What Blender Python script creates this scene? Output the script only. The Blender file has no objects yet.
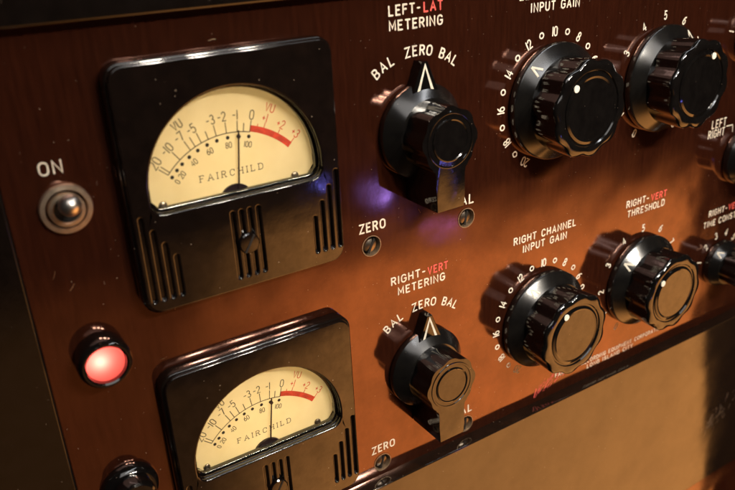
import bpy, bmesh, math, random
from mathutils import Vector, Matrix

random.seed(7)
sc = bpy.context.scene
COL = sc.collection
S = 0.0127                      # one panel unit is half an inch
PI = math.pi


def T(x, y, z):                 # panel coordinates (right, up, out of panel) -> world metres
    return Vector((x * S, -z * S, y * S))


# ------------------------------------------------------------------ camera
CAM = (-13.2362, 10.9570, 21.6736)
RT = (0.84426, -0.04910, 0.53368)
UP = (0.24928, 0.91749, -0.30995)
BK = (-0.47442, 0.39472, 0.78684)
cd = bpy.data.cameras.new('camera')
cam = bpy.data.objects.new('camera', cd)
COL.objects.link(cam)
cd.sensor_fit = 'HORIZONTAL'
cd.sensor_width = 36.0
cd.angle = math.radians(52.537)
cd.clip_start = 0.01
cd.clip_end = 50.0
m = Matrix.Identity(4)
for i, ax in enumerate((RT, UP, BK)):
    v = T(*ax) / S
    for j in range(3):
        m[j][i] = v[j]
m.translation = T(*CAM)
cam.matrix_world = m
cd.dof.use_dof = True
cd.dof.focus_distance = 29.0 * S
cd.dof.aperture_fstop = 11.0
sc.camera = cam

# ------------------------------------------------------------------ world, exposure
w = bpy.data.worlds.new('World')
sc.world = w
w.use_nodes = True
bg = w.node_tree.nodes['Background']
bg.inputs[0].default_value = (1.0, 0.8, 0.65, 1)
bg.inputs[1].default_value = 0.006
sc.view_settings.view_transform = 'Standard'
sc.view_settings.look = 'None'
sc.view_settings.gamma = 1.0
sc.view_settings.exposure = 0.0
sc.cycles.use_denoising = True
sc.cycles.max_bounces = 10
sc.cycles.sample_clamp_indirect = 6.0


# ------------------------------------------------------------------ lamps
def area_lamp(name, pos, xaxis, yaxis, sx, sy, radiance, color, shape='RECTANGLE'):
    """Area lamp in panel units; xaxis, yaxis span it, it shines along -(x cross y)."""
    ld = bpy.data.lights.new(name, 'AREA')
    ld.shape = shape
    ld.size = sx * S
    ld.size_y = sy * S
    A = sx * S * sy * S * (1 if shape == 'RECTANGLE' else PI / 4)
    ld.energy = radiance * PI * A
    ld.color = color
    o = bpy.data.objects.new(name, ld)
    COL.objects.link(o)
    X = (T(*xaxis) / S).normalized()
    Y = (T(*yaxis) / S).normalized()
    Z = X.cross(Y).normalized()
    Y = Z.cross(X)
    mm = Matrix.Identity(4)
    for i, a in enumerate((X, Y, Z)):
        for j in range(3):
            mm[j][i] = a[j]
    mm.translation = T(*pos)
    o.matrix_world = mm
    return o


def aim_lamp(name, pos, target, sx, sy, radiance, color, shape='ELLIPSE', up=(0, 1, 0)):
    z = (Vector(pos) - Vector(target)).normalized()
    x = Vector(up).cross(z).normalized()
    y = z.cross(x)
    return area_lamp(name, pos, tuple(x), tuple(y), sx, sy, radiance, color, shape)


# added lamp imitating mirrored warm surroundings: bright at one sharp edge, fading elsewhere
Q = Vector((59.908, -45.177, 38.318))
BY = Vector((0.34841, 0.85781, 0.37785))
AX = Vector((-0.66065, -0.06124, 0.74819))
A0, A1, B0, B1 = -12.3, 112.0, -75.0, 34.0
pos = Q + AX * ((A0 + A1) / 2) + BY * ((B0 + B1) / 2)
warm = area_lamp('warm_reflection_lamp', tuple(pos), tuple(-AX), tuple(BY), A1 - A0, B1 - B0, 1.0, (1, 1, 1))
ld = warm.data
ld.use_nodes = True
nt = ld.node_tree
em = nt.nodes['Emission']
geo = nt.nodes.new('ShaderNodeNewGeometry')
sep = nt.nodes.new('ShaderNodeSeparateXYZ')
nt.links.new(geo.outputs['Parametric'], sep.inputs[0])


def mnode(op, a, b=None, c=None):
    n = nt.nodes.new('ShaderNodeMath')
    n.operation = op
    for i, v in enumerate((a, b, c)):
        if v is None:
            continue
        if isinstance(v, (int, float)):
            n.inputs[i].default_value = v
        else:
            nt.links.new(v, n.inputs[i])
    return n.outputs[0]


def smooth(x, e0, e1, lo, hi):
    n = nt.nodes.new('ShaderNodeMapRange')
    n.interpolation_type = 'SMOOTHSTEP'
    nt.links.new(x, n.inputs[0])
    for k, v in zip((1, 2, 3, 4), (e0, e1, lo, hi)):
        n.inputs[k].default_value = v
    return n.outputs[0]


WARM = 2.15
a_ = mnode('MULTIPLY_ADD', sep.outputs[0], -(A1 - A0), A1)          # distance from the sharp edge
b_ = mnode('MULTIPLY_ADD', sep.outputs[1], (B1 - B0), B0)
fa = mnode('MULTIPLY', smooth(a_, 28.0, 74.0, 1.0, 0.10), smooth(a_, -12.0, 45.0, 1.0, 0.78))
b2 = mnode('MULTIPLY_ADD', a_, 0.20, b_)
fb = smooth(b2, 14.0, 27.0, 1.0, 0.0)
st = mnode('MULTIPLY', fa, fb)
st = mnode('MULTIPLY', st, WARM)
nt.links.new(st, em.inputs['Strength'])
em.inputs['Color'].default_value = (1.0, 0.40, 0.10, 1)

# ceiling spots (three small ones in a row) and the pale ceiling bounce overhead
SPOT = 0.175
for k in range(3):
    aim_lamp('ceiling_spot', (6 + 13 * k, 46, 69), (9, -2, 0), 5, 5, 265.0 * SPOT, (1.0, 0.90, 0.76)).data.spread = math.radians(54)
aim_lamp('overhead_softbox', (-6, 52, 42), (4, 0, 0), 60, 34, 1.5, (1.0, 0.95, 0.90), 'RECTANGLE')
aim_lamp('ceiling_tube', (16, 52, 22), (0, 4, 0), 74, 2.2, 11.0, (0.95, 0.97, 1.0), 'RECTANGLE')
# small violet lamps out of frame, mirrored in the lacquer
aim_lamp('violet_lamp', (35.1, -21.2, 54.2), (1, 1, 0), 2.5, 2.1, 9.0, (0.22, 0.20, 1.0))
aim_lamp('violet_strip', (44.2, -27.7, 54.2), (3, 0, 0), 5.5, 1.0, 1.6, (0.36, 0.16, 1.0))


# ------------------------------------------------------------------ materials
def mat(name):
    mt = bpy.data.materials.new(name)
    mt.use_nodes = True
    n = mt.node_tree.nodes
    return mt, mt.node_tree, n['Principled BSDF']


def N(t, typ, **kw):
    n = t.nodes.new(typ)
    for k, v in kw.items():
        setattr(n, k, v)
    return n


def tex_noise(t, scale, detail=4, rough=0.55, vec=None, stretch=None):
    co = N(t, 'ShaderNodeTexCoord').outputs['Object'] if vec is None else vec
    if stretch:
        mp = N(t, 'ShaderNodeMapping')
        mp.inputs['Scale'].default_value = stretch
        t.links.new(co, mp.inputs[0])
        co = mp.outputs[0]
    n = N(t, 'ShaderNodeTexNoise')
    n.inputs['Scale'].default_value = scale
    n.inputs['Detail'].default_value = detail
    n.inputs['Roughness'].default_value = rough
    t.links.new(co, n.inputs['Vector'])
    return n.outputs[0]


def ramp(t, fac, stops):
    r = N(t, 'ShaderNodeValToRGB')
    e = r.color_ramp.elements
    while len(e) < len(stops):
        e.new(0.5)
    for k, (p, c) in enumerate(stops):
        e[k].position = p
        e[k].color = (*c, 1) if len(c) == 3 else c
    t.links.new(fac, r.inputs[0])
    return r.outputs[0]


def dust(t, scale, size):
    """Mask of sparse small specks of dust."""
    co = N(t, 'ShaderNodeTexCoord').outputs['Object']
    v = N(t, 'ShaderNodeTexVoronoi')
    v.inputs['Scale'].default_value = scale
    t.links.new(co, v.inputs['Vector'])
    s = N(t, 'ShaderNodeSeparateColor')
    t.links.new(v.outputs['Color'], s.inputs[0])
    rad = N(t, 'ShaderNodeMath', operation='MULTIPLY_ADD')
    t.links.new(s.outputs[0], rad.inputs[0])
    rad.inputs[1].default_value = size * 2.2
    rad.inputs[2].default_value = -size * 1.2
    lt = N(t, 'ShaderNodeMath', operation='LESS_THAN')
    t.links.new(v.outputs['Distance'], lt.inputs[0])
    t.links.new(rad.outputs[0], lt.inputs[1])
    return lt.outputs[0]


def mix(t, fac, a, b):
    mx = N(t, 'ShaderNodeMix', data_type='RGBA')
    for s, v in ((0, fac), (6, a), (7, b)):
        if isinstance(v, tuple):
            mx.inputs[s].default_value = (*v, 1)
        elif isinstance(v, (int, float)):
            mx.inputs[s].default_value = v
        else:
            t.links.new(v, mx.inputs[s])
    return mx.outputs[2]


def bump(t, p, h, strength, dist, coat=False):
    b = N(t, 'ShaderNodeBump')
    b.inputs['Strength'].default_value = strength
    b.inputs['Distance'].default_value = dist
    t.links.new(h, b.inputs['Height'])
    t.links.new(b.outputs[0], p.inputs['Normal'])
    if coat:
        t.links.new(b.outputs[0], p.inputs['Coat Normal'])


def glossy(name, c1, c2, rough, ior, metallic=0.0, grain=None, bscale=900, bstr=0.12, dsc=260, dsz=0.10,
           dcol=(0.35, 0.27, 0.2), coat=None, tint=None, wave=None, blotch=None, dome=None):
    mt, t, p = mat(name)
    n1 = tex_noise(t, 160, 6, 0.62, stretch=grain)
    col = ramp(t, n1, [(0.3, c1), (0.7, c2)])
    d = dust(t, dsc, dsz)
    d2 = N(t, 'ShaderNodeMath', operation='MULTIPLY')
    t.links.new(d, d2.inputs[0])
    d2.inputs[1].default_value = 0.55
    col = mix(t, d2.outputs[0], col, dcol)
    t.links.new(col, p.inputs['Base Color'])
    p.inputs['IOR'].default_value = ior
    p.inputs['Metallic'].default_value = metallic
    big = tex_noise(t, 45, 3, 0.6)
    rr = N(t, 'ShaderNodeMapRange')
    t.links.new(big, rr.inputs[0])
    for k, v in zip((1, 2, 3, 4), (0.3, 0.75, rough * 0.8, rough * 1.35)):
        rr.inputs[k].default_value = v
    t.links.new(rr.outputs[0], p.inputs['Roughness'])
    if blotch:                  # patchy reflectivity and roughness; on the panel it imitates uneven reflections
        bn = tex_noise(t, blotch[0], 11, 0.70)
        for sock, lo_, hi_ in (('Specular IOR Level', blotch[1], blotch[2]), ('Roughness', blotch[4], blotch[3])):
            br = N(t, 'ShaderNodeMapRange')
            t.links.new(bn, br.inputs[0])
            for k, v in zip((1, 2, 3, 4), (0.36, 0.64, lo_, hi_)):
                br.inputs[k].default_value = v
            t.links.new(br.outputs[0], p.inputs[sock])
    if tint:
        p.inputs['Specular Tint'].default_value = (*tint, 1)
    if coat:
        p.inputs['Coat Weight'].default_value = 1.0
        p.inputs['Coat IOR'].default_value = coat[0]
        p.inputs['Coat Roughness'].default_value = coat[1]
    hn = tex_noise(t, bscale, 3, 0.6)
    if wave:
        lo = tex_noise(t, wave[0], 2, 0.5)
        ad = N(t, 'ShaderNodeMath', operation='MULTIPLY_ADD')
        t.links.new(lo, ad.inputs[0])
        ad.inputs[1].default_value = wave[1]
        t.links.new(hn, ad.inputs[2])
        hn = ad.outputs[0]
    bump(t, p, hn, bstr, 0.00006, coat is not None)
    if dome:                    # slightly domed moulding
        co = N(t, 'ShaderNodeTexCoord').outputs['Object']
        dt = N(t, 'ShaderNodeVectorMath', operation='MULTIPLY')
        t.links.new(co, dt.inputs[0])
        dt.inputs[1].default_value = (1, 0, 1)
        ln = N(t, 'ShaderNodeVectorMath', operation='DOT_PRODUCT')
        t.links.new(dt.outputs[0], ln.inputs[0])
        t.links.new(dt.outputs[0], ln.inputs[1])
        ng = N(t, 'ShaderNodeMath', operation='MULTIPLY')
        t.links.new(ln.outputs['Value'], ng.inputs[0])
        ng.inputs[1].default_value = -dome
        b2_ = N(t, 'ShaderNodeBump')
        b2_.inputs['Distance'].default_value = 1.0
        t.links.new(ng.outputs[0], b2_.inputs['Height'])
        first = p.inputs['Normal'].links[0].from_node
        t.links.new(b2_.outputs[0], first.inputs['Normal'])
    return mt


M = {}
M['panel'] = glossy('brown_lacquer', (0.020, 0.0050, 0.0024), (0.036, 0.0090, 0.0040), 0.085, 2.5,
                    grain=(3.0, 1.0, 0.35), bscale=420, bstr=0.08, dsc=430, dsz=0.10, tint=(1.0, 0.55, 0.43), wave=(14, 230.0), blotch=(30, 0.39, 0.58, 0.06, 0.12))
M['plate'] = glossy('brown_black_enamel', (0.010, 0.006, 0.004), (0.016, 0.009, 0.006), 0.06, 1.95,
                    bscale=300, bstr=0.05, dsc=300, dsz=0.08, wave=(22, 34.0), blotch=(20, 0.42, 0.56, 0.04, 0.09))
M['rail'] = glossy('black_enamel', (0.0035, 0.0022, 0.0016), (0.0065, 0.004, 0.003), 0.13, 1.85, bscale=700, bstr=0.16,
                   dsc=380, dsz=0.07)
M['bakelite'] = glossy('black_bakelite', (0.003, 0.0025, 0.0025), (0.006, 0.005, 0.0045), 0.07, 1.85,
                       bscale=900, bstr=0.2, dsc=420, dsz=0.085, wave=(110, 7.0), blotch=(150, 0.43, 0.55, 0.05, 0.12))
M['skirt'] = glossy('satin_bakelite', (0.004, 0.0035, 0.0035), (0.008, 0.007, 0.006), 0.20, 2.0,
                     bscale=1100, bstr=0.06, dsc=420, dsz=0.08)
M['case'] = glossy('meter_bakelite', (0.0045, 0.0028, 0.0022), (0.0085, 0.005, 0.0038), 0.075, 1.78,
                   bscale=650, bstr=0.16, dsc=330, dsz=0.10, wave=(60, 14.0), blotch=(80, 0.40, 0.58, 0.05, 0.13), dome=0.85)


def plain(name, col, rough=0.5, metallic=0.0, var=0.25, scale=500):
    mt, t, p = mat(name)
    n1 = tex_noise(t, scale, 4)
    c2 = tuple(min(1, c * (1 + var)) for c in col)
    c1 = tuple(c * (1 - var) for c in col)
    t.links.new(ramp(t, n1, [(0.3, c1), (0.7, c2)]), p.inputs['Base Color'])
    p.inputs['Roughness'].default_value = rough
    p.inputs['Metallic'].default_value = metallic
    return mt




def worn_paint(name, col, chip):
    mt, t, p = mat(name)
    n1 = tex_noise(t, 700, 5, 0.7)
    n2 = tex_noise(t, 120, 3, 0.6)
    a = N(t, 'ShaderNodeMath', operation='MULTIPLY_ADD')
    t.links.new(n2, a.inputs[0])
    a.inputs[1].default_value = 0.7
    t.links.new(n1, a.inputs[2])
    c = ramp(t, a.outputs[0], [(0.58, chip), (0.70, tuple(q * 0.8 for q in col)), (0.95, col)])
    t.links.new(c, p.inputs['Base Color'])
    p.inputs['Roughness'].default_value = 0.6
    return mt


M['cream'] = worn_paint('cream_engraving_paint', (0.86, 0.79, 0.65), (0.30, 0.20, 0.12))
M['red'] = worn_paint('red_engraving_paint', (0.92, 0.13, 0.11), (0.30, 0.04, 0.03))
M['ink'] = plain('black_ink', (0.012, 0.010, 0.009), 0.6)
M['red_ink'] = plain('red_ink', (0.62, 0.06, 0.03), 0.6)
M['nickel'] = plain('worn_nickel', (0.66, 0.53, 0.40), 0.30, 0.9, 0.15, 300)
M['chrome'] = plain('polished_nickel', (0.78, 0.72, 0.66), 0.34, 1.0, 0.06, 300)
M['steel'] = plain('dull_steel', (0.30, 0.25, 0.20), 0.32, 1.0, 0.25, 600)
M['rim'] = plain('bare_edge', (0.35, 0.24, 0.15), 0.4, 0.6, 0.3, 600)
M['scratch'] = plain('pale_scratch', (0.30, 0.23, 0.17), 0.7, 0, 0.3, 600)
M['hole'] = plain('dark_recess', (0.006, 0.005, 0.004), 0.7)
M['dot'] = plain('ivory_fill', (0.86, 0.83, 0.72), 0.4, 0, 0.05)
M['needle'] = plain('needle_black', (0.015, 0.008, 0.012), 0.35)

# dial card: lit from behind through the card
mt, t, p = mat('dial_card')
n1 = tex_noise(t, 70, 3, 0.6)
dc = ramp(t, n1, [(0.3, (0.82, 0.71, 0.46)), (0.75, (0.88, 0.78, 0.54))])
t.links.new(dc, p.inputs['Base Color'])
p.inputs['Roughness'].default_value = 0.6
tr = N(t, 'ShaderNodeBsdfTranslucent')
t.links.new(dc, tr.inputs[0])
ms = N(t, 'ShaderNodeMixShader')
ms.inputs[0].default_value = 0.5
t.links.new(p.outputs[0], ms.inputs[1])
t.links.new(tr.outputs[0], ms.inputs[2])
t.links.new(ms.outputs[0], t.nodes['Material Output'].inputs[0])
M['dial'] = mt

# clear pane
mt, t, p = mat('clear_pane')
gl = N(t, 'ShaderNodeBsdfGlossy')
gl.inputs['Roughness'].default_value = 0.03
trp = N(t, 'ShaderNodeBsdfTransparent')
trp.inputs[0].default_value = (0.97, 0.96, 0.93, 1)
fr = N(t, 'ShaderNodeFresnel')
fr.inputs[0].default_value = 1.10
ms = N(t, 'ShaderNodeMixShader')
t.links.new(fr.outputs[0], ms.inputs[0])
t.links.new(trp.outputs[0], ms.inputs[1])
t.links.new(gl.outputs[0], ms.inputs[2])
t.links.new(ms.outputs[0], t.nodes['Material Output'].inputs[0])
M['glass'] = mt

# red jewel of the pilot lamp, lit by a bulb behind it
mt, t, p = mat('red_jewel')
p.inputs['Base Color'].default_value = (0.7, 0.10, 0.10, 1)
p.inputs['Roughness'].default_value = 0.12
tr = N(t, 'ShaderNodeBsdfTranslucent')
tr.inputs[0].default_value = (1.0, 0.17, 0.18, 1)
ms = N(t, 'ShaderNodeMixShader')
ms.inputs[0].default_value = 0.82
t.links.new(p.outputs[0], ms.inputs[1])
t.links.new(tr.outputs[0], ms.inputs[2])
t.links.new(ms.outputs[0], t.nodes['Material Output'].inputs[0])
M['jewel'] = mt


# ------------------------------------------------------------------ object helpers
def empty(name, at, label, cat, group=None):
    o = bpy.data.objects.new(name, None)
    COL.objects.link(o)
    o.location = T(*at)
    o.empty_display_size = 0.005
    o['label'] = label
    o['category'] = cat
    if group:
        o['group'] = group
    return o


def link_mesh(name, me, mt, parent=None, at=None, smooth_deg=35):
    me.materials.clear()
    me.materials.append(mt)
    if smooth_deg:
        for f in me.polygons:
            f.use_smooth = True
        me.set_sharp_from_angle(angle=math.radians(smooth_deg))
    o = bpy.data.objects.new(name, me)
    COL.objects.link(o)
    if parent:
        o.parent = parent
    if at is not None:
        o.location = T(*at)
    return o


def from_bm(name, bm, mt, parent=None, at=None, smooth_deg=35):
    bmesh.ops.recalc_face_normals(bm, faces=bm.faces)
    for v in bm.verts:
        v.co = T(*v.co)
    me = bpy.data.meshes.new(name)
    bm.to_mesh(me)
    bm.free()
    return link_mesh(name, me, mt, parent, at, smooth_deg)


def lathe_bm(profile, n=64, rad=None, bm=None, c=(0, 0)):
    """Rings of (radius, z); rad(theta, ring index) may scale a ring."""
    bm = bm or bmesh.new()
    rings = []
    for k, (r, z) in enumerate(profile):
        if r < 1e-6:
            rings.append([bm.verts.new((c[0], c[1], z))])
            continue
        ring = []
        for i in range(n):
            th = 2 * PI * i / n
            q = r * (rad(th, k) if rad else 1.0)
            ring.append(bm.verts.new((c[0] + q * math.sin(th), c[1] + q * math.cos(th), z)))
        rings.append(ring)
    for a, b in zip(rings, rings[1:]):
        for i in range(n):
            j = (i + 1) % n
            if len(a) == 1 and len(b) == 1:
                continue
            if len(a) == 1:
                bm.faces.new((a[0], b[i], b[j]))
            elif len(b) == 1:
                bm.faces.new((a[i], a[j], b[0]))
            else:
                bm.faces.new((a[i], a[j], b[j], b[i]))
    return bm


def prism_bm(outline, z0, z1, bev=0.0, seg=2, bm=None):
    bm = bm or bmesh.new()
    top = [bm.verts.new((x, y, z1)) for x, y in outline]
    bot = [bm.verts.new((x, y, z0)) for x, y in outline]
    n = len(outline)
    ft = bm.faces.new(top)
    bm.faces.new(bot[::-1])
    for i in range(n):
        j = (i + 1) % n
        bm.faces.new((top[i], bot[i], bot[j], top[j]))
    if bev:
        bmesh.ops.bevel(bm, geom=list(ft.edges), offset=bev, segments=seg, profile=0.5, affect='EDGES')
    return bm


def rrect(x0, y0, x1, y1, r, n=6):
    pts = []
    for cx, cy, a0 in ((x1 - r, y1 - r, 0), (x0 + r, y1 - r, 90), (x0 + r, y0 + r, 180), (x1 - r, y0 + r, 270)):
        for k in range(n + 1):
            a = math.radians(a0 + 90 * k / n)
            pts.append((cx + r * math.cos(a), cy + r * math.sin(a)))
    return pts


def circle(cx, cy, r, n=40):
    return [(cx + r * math.cos(2 * PI * k / n), cy + r * math.sin(2 * PI * k / n)) for k in range(n)]


def sheet_mesh(name, outlines, z0, z1, bev=0.0, seg=2):
    """A plate with holes: first outline outside, others cut through, edges rounded by bev."""
    cu = bpy.data.curves.new(name, 'CURVE')
    cu.dimensions = '2D'
    cu.fill_mode = 'BOTH'
    for ol in outlines:
        sp = cu.splines.new('POLY')
        sp.points.add(len(ol) - 1)
        for q, (x, y) in zip(sp.points, ol):
            q.co = (x, y, 0, 1)
        sp.use_cyclic_u = True
    cu.extrude = (z1 - z0) / 2 - bev
    cu.bevel_depth = bev
    cu.bevel_resolution = seg
    cu.offset = -bev
    o = bpy.data.objects.new(name, cu)
    COL.objects.link(o)
    dg = bpy.context.evaluated_depsgraph_get()
    me = bpy.data.meshes.new_from_object(o.evaluated_get(dg))
    bpy.data.objects.remove(o)
    bpy.data.curves.remove(cu)
    me.name = name
    zm = (z0 + z1) / 2
    for v in me.vertices:
        v.co = T(v.co.x, v.co.y, v.co.z + zm)
    return me


# ------------------------------------------------------------------ engraved stroke lettering
def arc(cx, cy, rx, ry, a0, a1, n=10):
    return [(cx + rx * math.cos(math.radians(a0 + (a1 - a0) * k / n)),
             cy + ry * math.sin(math.radians(a0 + (a1 - a0) * k / n))) for k in range(n + 1)]


G = {}
G['A'] = (.66, [[(0, 0), (.33, 1), (.66, 0)], [(.11, .32), (.55, .32)]])
G['B'] = (.56, [[(0, 0), (0, 1), (.30, 1)] + arc(.30, .76, .22, .24, 90, -90, 8) + [(0, .52)], [(.30, .52)] + arc(.30, .26, .26, .26, 90, -90, 8) + [(0, 0)]])
G['C'] = (.60, [arc(.31, .69, .31, .31, 25, 180, 8) + arc(.31, .31, .31, .31, 180, 335, 8)])
G['D'] = (.60, [[(0, 0), (0, 1), (.25, 1)] + arc(.25, .65, .35, .35, 90, 0, 6) + arc(.25, .35, .35, .35, 0, -90, 6) + [(0, 0)]])
G['E'] = (.50, [[(.50, 1), (0, 1), (0, 0), (.50, 0)], [(0, .52), (.40, .52)]])
G['F'] = (.50, [[(.50, 1), (0, 1), (0, 0)], [(0, .52), (.40, .52)]])
G['G'] = (.62, [arc(.31, .69, .31, .31, 25, 180, 8) + arc(.31, .31, .31, .31, 180, 360, 10) + [(.62, .48), (.36, .48)]])
G['H'] = (.58, [[(0, 0), (0, 1)], [(.58, 0), (.58, 1)], [(0, .52), (.58, .52)]])
G['I'] = (.02, [[(.01, 0), (.01, 1)]])
G['L'] = (.48, [[(0, 1), (0, 0), (.48, 0)]])
G['M'] = (.70, [[(0, 0), (0, 1), (.35, .25), (.70, 1), (.70, 0)]])
G['N'] = (.60, [[(0, 0), (0, 1), (.60, 0), (.60, 1)]])
G['O'] = (.64, [arc(.32, .68, .32, .32, 0, 180, 10) + arc(.32, .32, .32, .32, 180, 360, 10) + [(.64, .68)]])
G['P'] = (.54, [[(0, 0), (0, 1), (.28, 1)] + arc(.28, .74, .26, .26, 90, -90, 8) + [(0, .48)]])
G['Q'] = (.64, [G['O'][1][0], [(.40, .25), (.64, 0)]])
G['R'] = (.56, [[(0, 0), (0, 1), (.28, 1)] + arc(.28, .75, .26, .25, 90, -90, 8) + [(0, .50)], [(.28, .50), (.56, 0)]])
G['S'] = (.56, [arc(.28, .75, .27, .25, 30, 270, 10) + arc(.28, .25, .27, .25, 90, -150, 10)])
G['T'] = (.58, [[(0, 1), (.58, 1)], [(.29, 1), (.29, 0)]])
G['U'] = (.58, [[(0, 1), (0, .29)] + arc(.29, .29, .29, .29, 180, 360, 10) + [(.58, 1)]])
G['V'] = (.62, [[(0, 1), (.31, 0), (.62, 1)]])
G['Y'] = (.62, [[(0, 1), (.31, .48), (.62, 1)], [(.31, .48), (.31, 0)]])
G['Z'] = (.58, [[(0, 1), (.58, 1), (0, 0), (.58, 0)]])
G['-'] = (.34, [[(0, .48), (.34, .48)]])
G['+'] = (.40, [[(0, .45), (.40, .45)], [(.20, .25), (.20, .65)]])
G['.'] = (.04, [[(0, 0), (.04, .02)]])
G[','] = (.06, [[(.06, .04), (0, -.14)]])
G[' '] = (.30, [])
G['0'] = (.54, [arc(.27, .70, .27, .30, 0, 180, 10) + arc(.27, .30, .27, .30, 180, 360, 10) + [(.54, .70)]])
G['1'] = (.10, [[(.06, 0), (.06, 1)]])
G['2'] = (.52, [arc(.26, .73, .25, .27, 165, -30, 9) + [(0, 0), (.52, 0)]])
G['3'] = (.52, [arc(.25, .76, .23, .24, 150, -90, 9) + arc(.25, .26, .27, .26, 90, -150, 9)])
G['4'] = (.56, [[(.42, 0), (.42, 1), (0, .30), (.56, .30)]])
G['5'] = (.52, [[(.48, 1), (.08, 1), (.04, .56)] + arc(.24, .32, .28, .32, 120, -145, 10)])
G['6'] = (.54, [[(.42, 1)] + arc(.30, .35, .29, .50, 120, 180, 5) + arc(.27, .30, .27, .30, 180, 540, 16)])
G['7'] = (.52, [[(0, 1), (.52, 1), (.18, 0)]])
G['8'] = (.54, [arc(.27, .76, .23, .24, 0, 360, 14), arc(.27, .26, .27, .26, 0, 360, 14)])
G['9'] = (.54, [[(.12, 0)] + arc(.24, .65, .29, .50, -60, 0, 5) + arc(.27, .70, .27, .30, 0, 360, 16)])
# serifed capitals of the maker's name on the dial
SER = {}
for ch in 'FAIRCHLD':
    wd, ln = G[ch]
    sf = []
    feet = {'F': [(0, 0)], 'A': [(0, 0), (.66, 0)], 'I': [(.01, 0), (.01, 1)], 'R': [(0, 0), (.56, 0)],
            'H': [(0, 0), (.58, 0), (0, 1), (.58, 1)], 'L': [(0, 1)], 'C': [], 'D': []}[ch]
    for x, y in feet:
        sf.append([(x - .12, y), (x + .12, y)])
    if ch in 'FLD':
        sf.append([(-.12, 1 if ch != 'L' else 0), (0, 1 if ch != 'L' else 0)])
    if ch == 'D':
        sf.append([(-.12, 0), (0, 0)])
    if ch == 'F':
        sf.append([(.50, 1), (.50, .84)])
    if ch == 'L':
        sf.append([(.48, 0), (.50, .18)])
    if ch == 'C':
        sf.append([(.60, .66), (.60, .96)])
    SER[ch] = (wd, ln + sf)


def stroke(bm, pts, wdt, z, h):
    """One rounded stroke, a shallow ridge a hair above the surface."""
    P = [Vector((x, y, 0)) for x, y in pts]
    Q_ = [P[0]]
    for q in P[1:]:
        if (q - Q_[-1]).length > 1e-5:
            Q_.append(q)
    P = Q_
    if len(P) < 2:
        return
    closed = (P[0] - P[-1]).length < 1e-4
    L, C, R_ = [], [], []
    n = len(P)
    hw = wdt / 2
    for i in range(n):
        if closed:
            d0 = (P[i] - P[i - 1 if i > 0 else n - 2]).normalized()
            d1 = (P[(i + 1) if i < n - 1 else 1] - P[i]).normalized()
        else:
            d0 = (P[i] - P[i - 1]).normalized() if i > 0 else (P[1] - P[0]).normalized()
            d1 = (P[i + 1] - P[i]).normalized() if i < n - 1 else d0
        t_ = (d0 + d1)
        t_ = t_.normalized() if t_.length > 1e-6 else d1
        nr = Vector((-t_.y, t_.x, 0))
        k = min(1.6, 1.0 / max(0.3, nr.dot(Vector((-d1.y, d1.x, 0)))))
        L.append(bm.verts.new(P[i] + nr * hw * k + Vector((0, 0, z))))
        R_.append(bm.verts.new(P[i] - nr * hw * k + Vector((0, 0, z))))
        C.append(bm.verts.new(P[i] + Vector((0, 0, z + h))))
    for i in range(n - 1):
        bm.faces.new((C[i], C[i + 1], L[i + 1], L[i]))
        bm.faces.new((R_[i], R_[i + 1], C[i + 1], C[i]))
    if not closed:
        for i, sgn in ((0, -1), (n - 1, 1)):
            d = (P[1] - P[0]).normalized() if i == 0 else (P[-1] - P[-2]).normalized()
            cap = P[i] + d * sgn * hw * 0.9
            v = bm.verts.new(cap + Vector((0, 0, z)))
            if sgn > 0:
                bm.faces.new((C[i], v, L[i]))
                bm.faces.new((R_[i], v, C[i]))
            else:
                bm.faces.new((C[i], L[i], v))
                bm.faces.new((R_[i], C[i], v))


def text_width(s, gap, font=G):
    return sum(font[c][0] for c in s) + gap * (len(s) - 1)


def letters(bm, s, x, y, h, sx=1.0, gap=0.26, rot=0.0, wdt=0.055, z=0.004, font=G, anchor='l', zh=0.004, jit=0.0):
    """Draw s with its baseline at (x, y), height h, rotated by rot degrees clockwise."""
    tw = text_width(s, gap, font) * h * sx
    x0 = 0.0 if anchor == 'l' else (-tw / 2)
    ca, sa = math.cos(math.radians(-rot)), math.sin(math.radians(-rot))
    for ch in s:
        wd, lines = font[ch]
        jx, jy = random.uniform(-jit, jit), random.uniform(-jit, jit)
        for ln in lines:
            pts = []
            for px, py in ln:
                ux, uy = x0 + px * h * sx + jx, py * h + jy
                if anchor == 'c':
                    uy -= h / 2
                pts.append((x + ux * ca - uy * sa, y + ux * sa + uy * ca))
            stroke(bm, pts, wdt, z, zh)
        x0 += (wd + gap) * h * sx


def word(parent, s, x0, x1, y, h, mt='cream', wdt=0.062, name='lettering', gap=0.40):
    bm = bmesh.new()
    sx = (x1 - x0) / (text_width(s, gap) * h)
    letters(bm, s, x0, y, h, sx, gap, 0, wdt, jit=0.006)
    return from_bm(name, bm, M[mt], parent, smooth_deg=0)


# ------------------------------------------------------------------ the panel and its neighbours
ROW = (0.0, -10.0)
PX0, PX1 = -11.70, 27.0
root = empty('front_panel', (0, 0, 0), 'glossy reddish brown lacquered front panel of a vintage audio compressor', 'panel')
outs = [rrect(PX0, -11.4, PX1, 9.7, 0.05)]
TRIM = [(0, 0), (4.5, 0)]
for dy in ROW:
    for x, y in TRIM:
        outs.append(circle(x, y + dy, 0.40))
    outs.append(rrect(-8.0, 0.9 + dy, -2.0, 7.2 + dy, 0.5))
link_mesh('panel_sheet', sheet_mesh('panel_sheet', outs, -0.30, 0.0, 0.03), M['panel'], root, smooth_deg=30)

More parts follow.
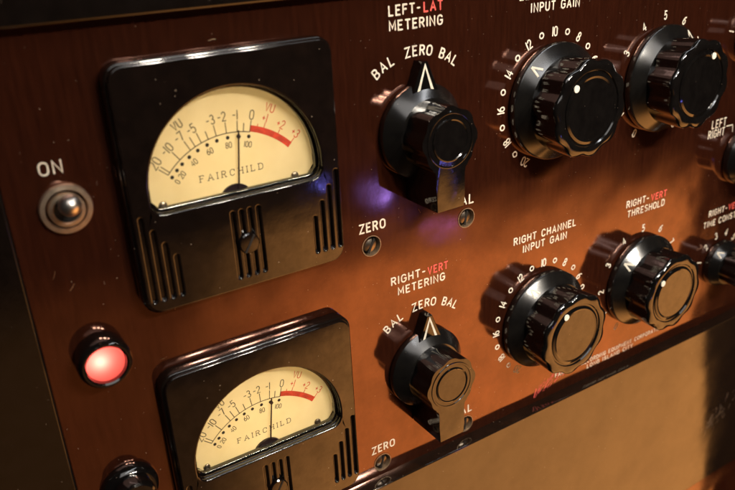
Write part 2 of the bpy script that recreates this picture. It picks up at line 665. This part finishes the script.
H1 = 0.305
word(root, 'LEFT-', 1.16, 2.44, 8.12, H1)
word(root, 'LAT', 2.62, 3.41, 8.12, H1, 'red')
word(root, 'METERING', 1.16, 3.39, 7.62, H1)
word(root, 'LEFT CHANNEL', 7.05, 10.80, 8.10, H1)
word(root, 'INPUT GAIN', 7.64, 10.19, 7.60, H1)
word(root, 'RIGHT-', 0.83, 2.42, -1.90, H1)
word(root, 'VERT', 2.58, 3.55, -1.94, H1, 'red')
word(root, 'METERING', 1.13, 3.38, -2.40, H1)
word(root, 'RIGHT CHANNEL', 7.13, 10.80, -1.92, H1)
word(root, 'INPUT GAIN', 7.68, 10.26, -2.40, H1)
word(root, 'RIGHT-', 14.21, 15.75, -1.92, H1)
word(root, 'VERT', 15.95, 17.06, -1.96, H1, 'red')
word(root, 'THRESHOLD', 14.33, 16.97, -2.42, H1)
word(root, 'RIGHT-', 20.84, 22.35, -4.02, H1)
word(root, 'VERT', 22.52, 23.6, -4.02, H1, 'red')
word(root, 'TIME CONSTANT', 20.51, 24.2, -4.60, H1)
word(root, 'LEFT', 20.06, 21.15, 0.85, 0.38)
word(root, 'RIGHT', 19.85, 21.12, 0.37, 0.38)
word(root, 'ON', -10.63, -10.03, 5.0, 0.36, wdt=0.048)
bm = bmesh.new()
stroke(bm, [(21.25, 0.78), (21.76, 0.76), (21.82, 0.40)], 0.06, 0.004, 0.012)
from_bm('bracket_line', bm, M['cream'], root, smooth_deg=0)
for dy in ROW:
    word(root, 'ZERO', -0.47, 0.63, 0.60 + dy, 0.33, wdt=0.066)
    word(root, 'BAL', 3.86, 4.85, 0.59 + dy, 0.36, wdt=0.065)
    # curved captions round the metering knob
    for s, a0, step in (('BAL', -30.0, 7.3), ('ZERO', 1.8, 6.4), ('BAL', 30.0, 6.6)):
        bm = bmesh.new()
        for k, ch in enumerate(s):
            a = a0 + (k - (len(s) - 1) / 2) * step
            r = 2.84
            letters(bm, ch, 2.25 + r * math.sin(math.radians(a)), 4.0 + dy + r * math.cos(math.radians(a)),
                    0.325, 1.0, 0.2, a, 0.062, anchor='c')
        from_bm('curved_lettering', bm, M['cream'], root, smooth_deg=0)
    # gain scale 0..20, ring marks on odd steps
    gx, gy = 8.93, 4.05 + dy
    for k in range(21):
        a = -(k - 10) * 15.0
        r = 2.71
        x, y = gx + r * math.sin(math.radians(a)), gy + r * math.cos(math.radians(a))
        bm = bmesh.new()
        if k % 2:
            stroke(bm, [(x + 0.105 * math.cos(q * PI / 6), y + 0.105 * math.sin(q * PI / 6)) for q in range(13)], 0.062, 0.004, 0.004)
            from_bm('scale_mark', bm, M['cream'], root, smooth_deg=0)
        else:
            letters(bm, str(k), x, y, 0.34, 0.85, 0.22, a, 0.062, anchor='c')
            from_bm('scale_number', bm, M['cream'], root, smooth_deg=0)
    tx, ty = 15.59, 4.02 + dy
    for k in range(11):
        a = (k - 5) * 30.0
        r = 2.69
        bm = bmesh.new()
        letters(bm, str(k), tx + r * math.sin(math.radians(a)), ty + r * math.cos(math.radians(a)), 0.34, 0.85, 0.22, a, 0.065, anchor='c')
        from_bm('scale_number', bm, M['cream'], root, smooth_deg=0)
for cy in (5.1, -6.97):
    for k in range(6):
        a = -77 + k * 30.8
        bm = bmesh.new()
        letters(bm, str(k + 1), 22.19 + 1.68 * math.sin(math.radians(a)), cy + 1.68 * math.cos(math.radians(a)), 0.36, 0.85, 0.22, a, 0.065, anchor='c')
        from_bm('scale_number', bm, M['cream'], root, smooth_deg=0)
word(root, 'FAIRCHILD RECORDING EQUIPMENT CORPORATION', 10.1, 18.0, -9.74, 0.20, wdt=0.038)
word(root, 'LONG ISLAND CITY', 12.32, 15.7, -10.06, 0.20, wdt=0.038)
# red grease scratches by the lower gain dial
bm = bmesh.new()
for k in range(60):
    u = random.random()
    x = 8.75 + 2.3 * u + random.uniform(-.12, .12)
    y = -10.25 + 0.75 * u + random.uniform(-.22, .28)
    dx = 0.08 + random.random() * 0.30
    stroke(bm, [(x, y), (x + dx * 0.5, y + dx * 0.45), (x + dx * 0.8, y + dx * random.uniform(0.6, 1.3))], random.uniform(0.010, 0.026), 0.003, 0.003)
stroke(bm, [(8.72, -10.35), (8.80, -10.1), (8.84, -9.9)], 0.05, 0.003, 0.006)
from_bm('red_scratches', bm, M['red'], root, smooth_deg=0)['kind'] = 'stuff'

bm = bmesh.new()
for k in range(26):
    x, y = random.uniform(-11.3, 21), random.uniform(-9.9, 8.4)
    ln, a = random.uniform(0.06, 0.42), random.uniform(0, PI)
    b_ = a + random.uniform(-0.5, 0.5)
    stroke(bm, [(x, y), (x + ln * .5 * math.cos(a), y + ln * .5 * math.sin(a)), (x + ln * .5 * (math.cos(a) + math.cos(b_)), y + ln * .5 * (math.sin(a) + math.sin(b_)))],
           random.uniform(0.005, 0.012), 0.002, 0.001)
from_bm('hairline_scratches', bm, M['rim'], root, smooth_deg=0)['kind'] = 'stuff'

# cover plate under the panel, standing proud of it
pl = empty('cover_plate', (8, -16.4, 0), 'blank glossy dark brown cover plate below the control panel', 'plate')
link_mesh('plate_sheet', sheet_mesh('plate_sheet', [rrect(-30, -5.75, 22, 5.77, 0.08)], -0.25, 0.63, 0.06, 3), M['plate'], pl, smooth_deg=30)
bm = bmesh.new()
for k in range(46):
    x = 15.4 + random.gauss(0, 0.8)
    y = -1.1 + random.gauss(0, 0.45) + 0.35 * (x - 15.4)
    ln = random.uniform(0.1, 0.55)
    a = math.radians(random.choice((35, 55, 75, 20)) + random.uniform(-14, 14))
    stroke(bm, [(x, y), (x + ln * .5 * math.cos(a), y + ln * .5 * math.sin(a)), (x + ln * math.cos(a + .2), y + ln * math.sin(a + .2))],
           random.uniform(0.006, 0.014), 0.632, 0.002)
from_bm('pale_scratches', bm, M['scratch'], pl, smooth_deg=0)['kind'] = 'stuff'

up = empty('upper_plate', (8, 13.0, 0), 'black enamelled rack plate above the control panel', 'plate')
link_mesh('plate_sheet', sheet_mesh('plate_sheet', [rrect(-30, -4.0, 22, 4.0, 0.08)], -0.25, 0.50, 0.07, 3), M['rail'], up, smooth_deg=30)
rl = empty('rack_rail', (-16, 0, 0), 'black rack side rail beside the switch and pilot lamp', 'rail')
link_mesh('rail_sheet', sheet_mesh('rail_sheet', [rrect(-6, -11.4, 4.255, 9.7, 0.06)], -0.30, 0.03, 0.02, 2), M['rail'], rl, smooth_deg=30)
lp = empty('lower_panel', (8, -28.0, 0), 'brown lacquered rack panel below the blank cover plate', 'panel')
link_mesh('panel_sheet', sheet_mesh('panel_sheet', [rrect(-30, -6.0, 22, 5.75, 0.08)], -0.25, 0.0, 0.03, 2), M['panel'], lp, smooth_deg=30)


# ------------------------------------------------------------------ trimmer screws
def trimmer(x, y, slot, label):
    r = empty('trimmer_screw', (x, y, 0), label, 'screw', 'slotted trimmer screws in the panel')
    from_bm('hole_rim', lathe_bm([(0.41, 0.004), (0.42, 0.02), (0.385, 0.022), (0.37, -0.06), (0.37, -0.28)], 40), M['rim'], r)
    from_bm('recess', lathe_bm([(0.39, -0.10), (0.38, -0.34), (0.0, -0.34)], 32), M['hole'], r)
    sc_ = from_bm('screw_head', lathe_bm([(0.29, -0.33), (0.29, -0.12), (0.25, -0.06), (0.14, -0.02), (0, -0.01)], 32), M['steel'], r)
    a = math.radians(slot)
    c, s_ = math.cos(a), math.sin(a)
    ol = [(px * c - py * s_, px * s_ + py * c) for px, py in ((-.30, -.045), (.30, -.045), (.30, .045), (-.30, .045))]
    from_bm('slot', prism_bm(ol, -0.2, 0.004), M['hole'], sc_)


trimmer(0, 0, 62, 'slotted screw sunk below the upper ZERO caption')
trimmer(4.5, 0, 78, 'slotted screw sunk beside the bar of the upper metering knob')
trimmer(0, -10, 70, 'slotted screw sunk below the lower ZERO caption at the panel foot')
trimmer(4.5, -10, 80, 'slotted screw half hidden behind the bar of the lower metering knob')


# ------------------------------------------------------------------ VU meters
def vu_meter(cy, label, needle_deg):
    cx = -5.0
    r = empty('vu_meter', (cx, cy, 0), label, 'meter', 'panel VU meters')
    # outline relative to meter centre
    X0, X1, Y0, Y1 = -3.62, 3.58, -3.88, 3.88
    # window: round top, flat foot
    win = []
    WC, WR, WB = (-0.03, -0.10), 2.88, -0.65
    for k in range(41):
        a = math.radians(-6 + 192 * k / 40)
        win.append((WC[0] + WR * math.cos(a), WC[1] + WR * math.sin(a)))
    rc = 0.36
    xl = win[-1][0] + 0.01
    for q0, ccx in ((180, xl + rc), (270, win[0][0] - 0.01 - rc)):
        for k in range(7):
            a = math.radians(q0 + 90 * k / 6)
            win.append((ccx + rc * math.cos(a), WB + rc + rc * math.sin(a)))

    def scaled(pts, d):
        n = len(pts)
        out = []
        for i in range(n):
            a, b = Vector(pts[i - 1]), Vector(pts[(i + 1) % n])
            tg = (b - a).normalized()
            out.append((pts[i][0] - tg.y * d, pts[i][1] + tg.x * d))
        return out
    slots = []
    SW = 0.058

    def slot(x, ytop, ybot):
        slots.append(rrect(x - SW, ybot, x + SW, ytop, SW * 0.98, 4))
    for k in range(4):
        slot(-3.30 + 0.295 * k, -0.62 - 0.47 * k, -3.42)
        slot(2.44 + 0.30 * k, -1.96 + 0.49 * k, -3.30)
        slot(-0.45 + 0.293 * k, -1.10, -3.42)
    case = link_mesh('case', sheet_mesh('case', [rrect(X0, Y0, X1, Y1, 0.55, 8), win], 0.0, 0.53, 0.08, 3), M['case'], r)
    front = link_mesh('case_front', sheet_mesh('case_front', [rrect(X0 + .08, Y0 + .08, X1 - .08, Y1 - .08, 0.52, 8), scaled(win, -0.02)] + slots,
                                               0.48, 0.65, 0.055, 3), M['case'], r)
    link_mesh('window_frame', sheet_mesh('window_frame', [scaled(win, -0.01), scaled(win, 0.085)], 0.14, 0.36, 0.04, 2), M['bakelite'], r)
    # chamber behind the dial
    bm = lathe_bm([(3.0, 0.0)], 4)
    bm.free()
    bm = prism_bm(rrect(-2.95, -3.0, 2.95, 3.2, 0.4), -2.4, -2.3)
    back = from_bm('rear_housing', bm, M['case'], r)
    # centre screw
    sh = from_bm('case_screw', lathe_bm([(0.35, 0.55), (0.35, 0.70), (0.31, 0.735), (0, 0.75)], 36, c=(-0.03, -2.27)), M['case'], r)
    a = math.radians(58)
    ol = [(-0.03 + px * math.cos(a) - py * math.sin(a), -2.27 + px * math.sin(a) + py * math.cos(a))
          for px, py in ((-.33, -.035), (.33, -.035), (.33, .035), (-.33, .035))]
    from_bm('slot', prism_bm(ol, 0.7, 0.757), M['hole'], sh)
    # dial card
    D0 = (-0.04, -1.50)                       # centre of the scale arcs relative to the meter
    zd = 0.05
    dial = link_mesh('dial_card', sheet_mesh('dial_card', [rrect(-2.98, -2.2, 2.98, 3.05, 0.2)], zd - 0.03, zd), M['dial'], r, smooth_deg=0)

    def pol(a, rad):
        a = math.radians(a)
        return (D0[0] + rad * math.sin(a), D0[1] + rad * math.cos(a))
    zi = zd + 0.003
    bm = bmesh.new()
    stroke(bm, [pol(-48.4 + (15.1 + 48.4) * k / 40, 2.755) for k in range(41)], 0.03, zi, 0.003)
    from_bm('scale_arc', bm, M['ink'], dial, smooth_deg=0)
    bm = bmesh.new()
    for a, top in ((-48.6, 3.09), (-46.7, 3.09), (-36.4, 3.10), (-27.4, 3.10), (-23.6, 3.10), (-19.0, 3.10), (-13.9, 3.02), (-8.2, 3.10),
                   (-1.1, 3.10), (6.35, 3.10), (10.6, 3.02), (15.1, 3.12)):
        stroke(bm, [pol(a, 2.755), pol(a, top)], 0.028, zi, 0.004)
    from_bm('scale_ticks', bm, M['ink'], dial, smooth_deg=0)
    bm = bmesh.new()
    for a, t0, t1 in ((19.7, 2.95, 3.04), (24.2, 2.95, 3.12), (34.7, 2.95, 3.10), (45.8, 2.95, 3.13)):
        stroke(bm, [pol(a, t0), pol(a, t1)], 0.028, zi, 0.004)
    from_bm('red_ticks', bm, M['red_ink'], dial, smooth_deg=0)
    bm = bmesh.new()
    va = [bm.verts.new((*pol(15.3 + 31 * k / 30, 2.765), zi + .002)) for k in range(31)]
    vb = [bm.verts.new((*pol(15.3 + 31 * k / 30, 2.97), zi + .002)) for k in range(31)]
    for k in range(30):
        bm.faces.new((va[k], va[k + 1], vb[k + 1], vb[k]))
    from_bm('red_band', bm, M['red_ink'], dial, smooth_deg=0)
    bm = bmesh.new()
    for a in (-48.6, -42.9, -37.5, -30.8, -23.5, -16.1, -8.7, -0.7, 7.0, 14.9):
        q = pol(a, 2.61)
        lathe_bm([(0.062, zi), (0.0, zi + 0.004)], 14, bm=bm, c=q)
    from_bm('percent_dots', bm, M['ink'], dial, smooth_deg=0)
    for s, a, rd, h, mt_ in (('20', -46.8, 3.30, .30, 'ink'), ('-10', -37.2, 3.28, .28, 'ink'), ('-7', -28.3, 3.30, .28, 'ink'), ('-5', -20.6, 3.29, .28, 'ink'),
                             ('-3', -9.2, 3.29, .28, 'ink'), ('-2', -2.6, 3.29, .28, 'ink'), ('-1', 5.2, 3.29, .28, 'ink'), ('0', 15.0, 3.30, .29, 'ink'),
                             ('+1', 23.2, 3.28, .27, 'red_ink'), ('+2', 33.8, 3.28, .27, 'red_ink'), ('+3', 44.6, 3.30, .27, 'red_ink'),
                             ('VU', -25.7, 3.64, .26, 'ink'), ('VU', 24.4, 3.63, .26, 'red_ink'),
                             ('0', -49.4, 2.39, .17, 'ink'), ('20', -43.3, 2.39, .18, 'ink'), ('40', -30.6, 2.38, .18, 'ink'),
                             ('60', -16.1, 2.39, .18, 'ink'), ('80', -0.8, 2.37, .18, 'ink'), ('100', 15.0, 2.36, .18, 'ink')):
        bm = bmesh.new()
        letters(bm, s, *pol(a, rd), h, 0.82, 0.24, a, 0.030 if h > .2 else 0.024, z=zi, anchor='c', zh=0.003)
        from_bm('dial_number' if s != 'VU' else 'unit_lettering', bm, M[mt_], dial, smooth_deg=0)
    bm = bmesh.new()
    g_ = 0.62
    tw = text_width('FAIRCHILD', g_, SER) * 0.2
    sx = 2.14 / tw
    letters(bm, 'FAIRCHILD', -1.14, -0.12, 0.20, sx, g_, 0, 0.024, z=zi, font=SER, zh=0.003)
    from_bm('maker_lettering', bm, M['ink'], dial, smooth_deg=0)
    # needle with its hub
    bm = bmesh.new()
    zn = zd + 0.10
    pv = (D0[0], D0[1] + 0.10)
    a = math.radians(needle_deg)
    dx, dy = math.sin(a), math.cos(a)
    nx, ny = dy, -dx
    for q0, q1, hw in ((0.0, 2.72, 0.028),):
        prism_bm([(pv[0] + dx * q0 - nx * hw, pv[1] + dy * q0 - ny * hw), (pv[0] + dx * q0 + nx * hw, pv[1] + dy * q0 + ny * hw),
                  (pv[0] + dx * q1 + nx * hw * .8, pv[1] + dy * q1 + ny * hw * .8), (pv[0] + dx * q1 - nx * hw * .8, pv[1] + dy * q1 - ny * hw * .8)],
                 zn - .012, zn + .012, bm=bm)
    # small spade near the tip
    tip = (pv[0] + dx * 2.52, pv[1] + dy * 2.52)
    prism_bm([(tip[0] + dx * 0.13, tip[1] + dy * 0.13), (tip[0] - nx * .075, tip[1] - ny * .075), (tip[0] - dx * .10, tip[1] - dy * .10), (tip[0] + nx * .075, tip[1] + ny * .075)][::-1],
             zn - .018, zn + .018, bm=bm)
    nd = from_bm('needle', bm, M['needle'], r, smooth_deg=0)
    from_bm('hub', lathe_bm([(0.60, zd + .004), (0.60, zn - .02), (0.54, zn - .015), (0.0, zn - .014)], 40, c=(D0[0], D0[1] + 0.50)), M['needle'], nd)
    for bx in (-2.42, 2.10):
        from_bm('dial_screw', lathe_bm([(0.13, zd), (0.13, zd + .05), (0.09, zd + .08), (0, zd + .085)], 20, c=(bx, -0.58)), M['steel'], dial)
    link_mesh('glass_pane', sheet_mesh('glass_pane', [scaled(win, 0.0)], 0.365, 0.385), M['glass'], r, smooth_deg=0)
    return r


LAB = ('black bakelite VU meter lit cream, beside the chrome ON toggle switch',
       'brown-sheened bakelite VU meter lit cream, beside the glowing red pilot lamp')
for cy, lab, nd in ((3.97, LAB[0], 6.7), (-6.03, LAB[1], 7.4)):
    vu_meter(cy, lab, nd)
    # dial lamp inside the housing, behind the card
    area_lamp('dial_lamp', (-5.2, cy + 0.2, -1.6), (1, 0, 0), (0, 1, 0), 4.6, 3.6, 122.0 if cy > 0 else 150.0, (1.0, 0.95, 0.82))


# ------------------------------------------------------------------ big fluted knobs
def flute(n, depth, power=1.4, phase=0.0):
    return lambda th: 1.0 - depth * (0.5 + 0.5 * math.cos(n * (th - phase))) ** power


def big_knob(name, x, y, ang, label, group, R=1.98, H=2.15, skirt=2.36, nf=10):
    r = empty(name, (x, y, 0), label, 'knob', group)
    k = skirt / 2.36
    from_bm('skirt', lathe_bm([(2.20 * k, 0.0), (2.33 * k, 0.05), (2.36 * k, 0.12), (2.36 * k, 0.34), (2.34 * k, 0.38), (2.30 * k, 0.41),
                               (1.96 * k, 0.74), (1.90 * k, 0.80), (0, 0.80)], 96), M['skirt'], r)
    fl = flute(nf, 0.065, 1.3, math.radians(ang) + PI / nf)
    prof = [(R * 0.94, 0.60), (R * 0.945, 0.80), (R * 0.985, H - 0.20), (R * 0.985, H - 0.13), (R * 0.965, H - 0.05), (R * 0.92, H),
            (R * 0.80, H), (R * 0.755, H - 0.015), (R * 0.735, H - 0.07), (0, H - 0.07)]
    nfl = 6
    amt = [1, 1, 1, 1, 1, 1, 0, 0, 0, 0]
    grip = from_bm('grip', lathe_bm(prof, 160, lambda th, kk: 1 + (fl(th) - 1) * amt[kk]), M['bakelite'], r, smooth_deg=40)
    from_bm('cap', lathe_bm([(R * 0.70, H - 0.075), (R * 0.69, H - 0.03), (R * 0.64, H + 0.005), (R * 0.60, H - 0.012), (0, H - 0.012)], 72), M['bakelite'], grip, smooth_deg=8)
    a = math.radians(ang)
    dx, dy = math.sin(a), math.cos(a)
    # ivory dot on the rim of the face
    q = R * 0.655
    from_bm('indicator_dot', lathe_bm([(0.145, H - 0.01), (0.14, H + 0.022), (0, H + 0.03)], 24, c=(dx * q, dy * q)), M['dot'], grip)
    # open arrow mark lying on the skirt slope
    nx, ny = dy, -dx

    def P3(u, v):
        rr = math.hypot(u, v)
        z = 0.74 - (rr / k - 1.96) * (0.33 / 0.34) + 0.012
        return Vector((dx * u + nx * v, dy * u + ny * v, z))
    bm = bmesh.new()
    for p0, p1 in (((2.27 * k, 0), (1.97 * k, 0.17)), ((2.27 * k, 0), (1.97 * k, -0.17))):
        A_, B_ = P3(*p0), P3(*p1)
        d = (B_ - A_).normalized()
        nn = Vector((dx * .69, dy * .69, .72))
        s_ = d.cross(nn).normalized() * 0.048
        vs = [bm.verts.new(w_) for w_ in (A_ - s_, A_ + s_, B_ + s_, B_ - s_)]
        ws = [bm.verts.new(w_ + nn * 0.012) for w_ in (A_ - s_ * .6, A_ + s_ * .6, B_ + s_ * .6, B_ - s_ * .6)]
        bm.faces.new(ws)
        for i in range(4):
            bm.faces.new((vs[i], vs[(i + 1) % 4], ws[(i + 1) % 4], ws[i]))
    from_bm('pointer_mark', bm, M['cream'], r, smooth_deg=0)
    return r


KG = 'large fluted black knobs with skirts'
big_knob('gain_knob', 8.93, 4.02, -45, 'large fluted black knob below the upper INPUT GAIN lettering, dark face', KG)
big_knob('gain_knob', 8.93, -5.98, -31, 'large fluted black knob below the RIGHT CHANNEL INPUT GAIN lettering', KG)
big_knob('threshold_knob', 15.59, 3.98, 28, 'large fluted black knob set towards 6, above the RIGHT-VERT THRESHOLD lettering', KG)
big_knob('threshold_knob', 15.59, -6.02, -50, 'large fluted black knob below the RIGHT-VERT THRESHOLD lettering', KG)
KS = 'small fluted black knobs at the panel side'
big_knob('time_constant_knob', 22.19, 5.1, 0, 'small fluted black knob of the upper time constant selector', KS, R=1.0, H=1.9, skirt=1.30, nf=8)
big_knob('time_constant_knob', 22.19, -6.97, -43, 'small fluted black knob below the TIME CONSTANT lettering', KS, R=1.0, H=1.9, skirt=1.30, nf=8)
big_knob('selector_knob', 22.75, -1.0, 0, 'black selector knob next to the LEFT RIGHT lettering', KS, R=1.2, H=1.9, skirt=1.50, nf=8)


# ------------------------------------------------------------------ metering knobs with bar handle and wedge pointer
def bar_knob(x, y, label):
    r = empty('metering_knob', (x, y, 0), label, 'knob', 'metering selector knobs with bar handles')
    from_bm('skirt', lathe_bm([(1.62, 0.0), (1.72, 0.05), (1.75, 0.10), (1.75, 0.30), (1.72, 0.34), (1.34, 0.72), (1.28, 0.78), (0, 0.78)], 80), M['skirt'], r)
    # wedge pointer
    w_ = from_bm('pointer_wedge', prism_bm([(-.58, 0.9), (.58, 0.9), (.60, 1.35), (.12, 2.52), (-.12, 2.52), (-.60, 1.35)][::-1], 0.03, 0.50, 0.03), M['bakelite'], r, smooth_deg=20)
    bm = bmesh.new()
    stroke(bm, [(-.37, 1.30), (0, 2.38), (.37, 1.30)], 0.12, 0.503, 0.004)
    from_bm('pointer_mark', bm, M['cream'], w_, smooth_deg=0)
    # body: fluted round grip running into a bar
    R = 1.20
    fl = flute(8, 0.07, 1.3, PI / 8)
    pts = []
    bw, bl = 0.63, -2.56
    a0 = 142
    n = 90
    for k in range(n + 1):
        th = math.radians(-a0 + 2 * a0 * k / n)
        q = R * fl(th)
        pts.append((q * math.sin(th), q * math.cos(th)))
    xr, yr = pts[-1]
    right = []
    for k in range(1, 7):                     # fillet into the bar
        u = k / 6
        right.append((xr + (bw - xr) * (1 - (1 - u) ** 2), yr - 0.42 * u ** 1.2))
    right += [(bw, -1.9), (bw, bl + 0.08), (bw - 0.03, bl + 0.02), (bw - 0.08, bl)]
    pts += right + [(-px, py) for px, py in right[::-1]]
    H = 1.90
    body = from_bm('grip', prism_bm(pts[::-1], 0.06, H, 0.045, 3), M['bakelite'], r, smooth_deg=30)
    from_bm('cap_ring', lathe_bm([(1.02, H - 0.01), (1.0, H + 0.02), (0.97, H + 0.028), (0.93, H + 0.02), (0.90, H - 0.02)], 64), M['bakelite'], body)
    from_bm('cap', lathe_bm([(0.78, H - 0.01), (0.77, H + 0.03), (0.73, H + 0.045), (0.69, H + 0.02), (0, H + 0.02)], 64), M['bakelite'], body, smooth_deg=8)


bar_knob(2.25, 4.0, 'black knob with downward bar handle below the LEFT-LAT METERING lettering')
bar_knob(2.25, -6.0, 'black knob with downward bar handle below the RIGHT-VERT METERING lettering')

# ------------------------------------------------------------------ toggle switch
tg = empty('toggle_switch', (-10.16, 3.95, 0), 'nickel ball toggle switch in a round nut under ON', 'switch')
from_bm('nut', lathe_bm([(0.71, 0.0), (0.74, 0.04), (0.74, 0.12), (0.71, 0.17), (0.59, 0.18), (0.57, 0.15), (0.56, -0.02)], 64), M['nickel'], tg)
from_bm('bushing', lathe_bm([(0.51, 0.02), (0.51, 0.20), (0.49, 0.25), (0.40, 0.26), (0.37, 0.23), (0.36, 0.02)], 56), M['nickel'], tg)
from_bm('lever_well', lathe_bm([(0.358, 0.16), (0.30, 0.08), (0, 0.06)], 40), M['hole'], tg)
bm = bmesh.new()
ax_ = Vector((0.02, 0.36, 0.93)).normalized()
bmesh.ops.create_cone(bm, cap_ends=True, segments=28, radius1=0.15, radius2=0.23, depth=0.75,
                      matrix=Matrix.Translation(ax_ * 0.40) @ ax_.to_track_quat('Z', 'Y').to_matrix().to_4x4())
bmesh.ops.create_uvsphere(bm, u_segments=32, v_segments=18, radius=0.31, matrix=Matrix.Translation(ax_ * 0.82))
from_bm('lever', bm, M['chrome'], tg, smooth_deg=50)

# ------------------------------------------------------------------ pilot lamp
pt = empty('pilot_lamp', (-10.1, -0.95, 0), 'glowing red pilot lamp in a dark round bezel', 'lamp')
from_bm('bezel', lathe_bm([(0.80, 0.0), (0.82, 0.05), (0.82, 0.62), (0.79, 0.74), (0.72, 0.82), (0.66, 0.82), (0.61, 0.78), (0.59, 0.60), (0.59, 0.05), (0, 0.05)], 64), M['bakelite'], pt)
from_bm('lens', lathe_bm([(0.585, 0.62), (0.56, 0.70), (0.44, 0.76), (0.25, 0.80), (0, 0.815)], 48), M['jewel'], pt)
bl_ = bpy.data.lights.new('pilot_bulb', 'POINT')
bl_.energy = 0.0068
bl_.color = (1.0, 0.62, 0.42)
bl_.shadow_soft_size = 0.09 * S
bo = bpy.data.objects.new('pilot_bulb', bl_)
COL.objects.link(bo)
bo.location = T(-10.24, -0.78, 0.53)

# ------------------------------------------------------------------ fuse holder
fu = empty('fuse_holder', (-10.1, -6.15, 0), 'black round fuse holder cap below the pilot lamp', 'fuse holder')
from_bm('collar', lathe_bm([(0.96, 0.0), (0.98, 0.06), (0.95, 0.22), (0.88, 0.36), (0.80, 0.42), (0, 0.42)], 64), M['bakelite'], fu)
from_bm('cap', lathe_bm([(0.72, 0.36), (0.72, 0.80), (0.69, 0.90), (0.62, 0.95), (0.50, 0.95), (0.47, 0.90), (0, 0.88)], 56), M['bakelite'], fu)
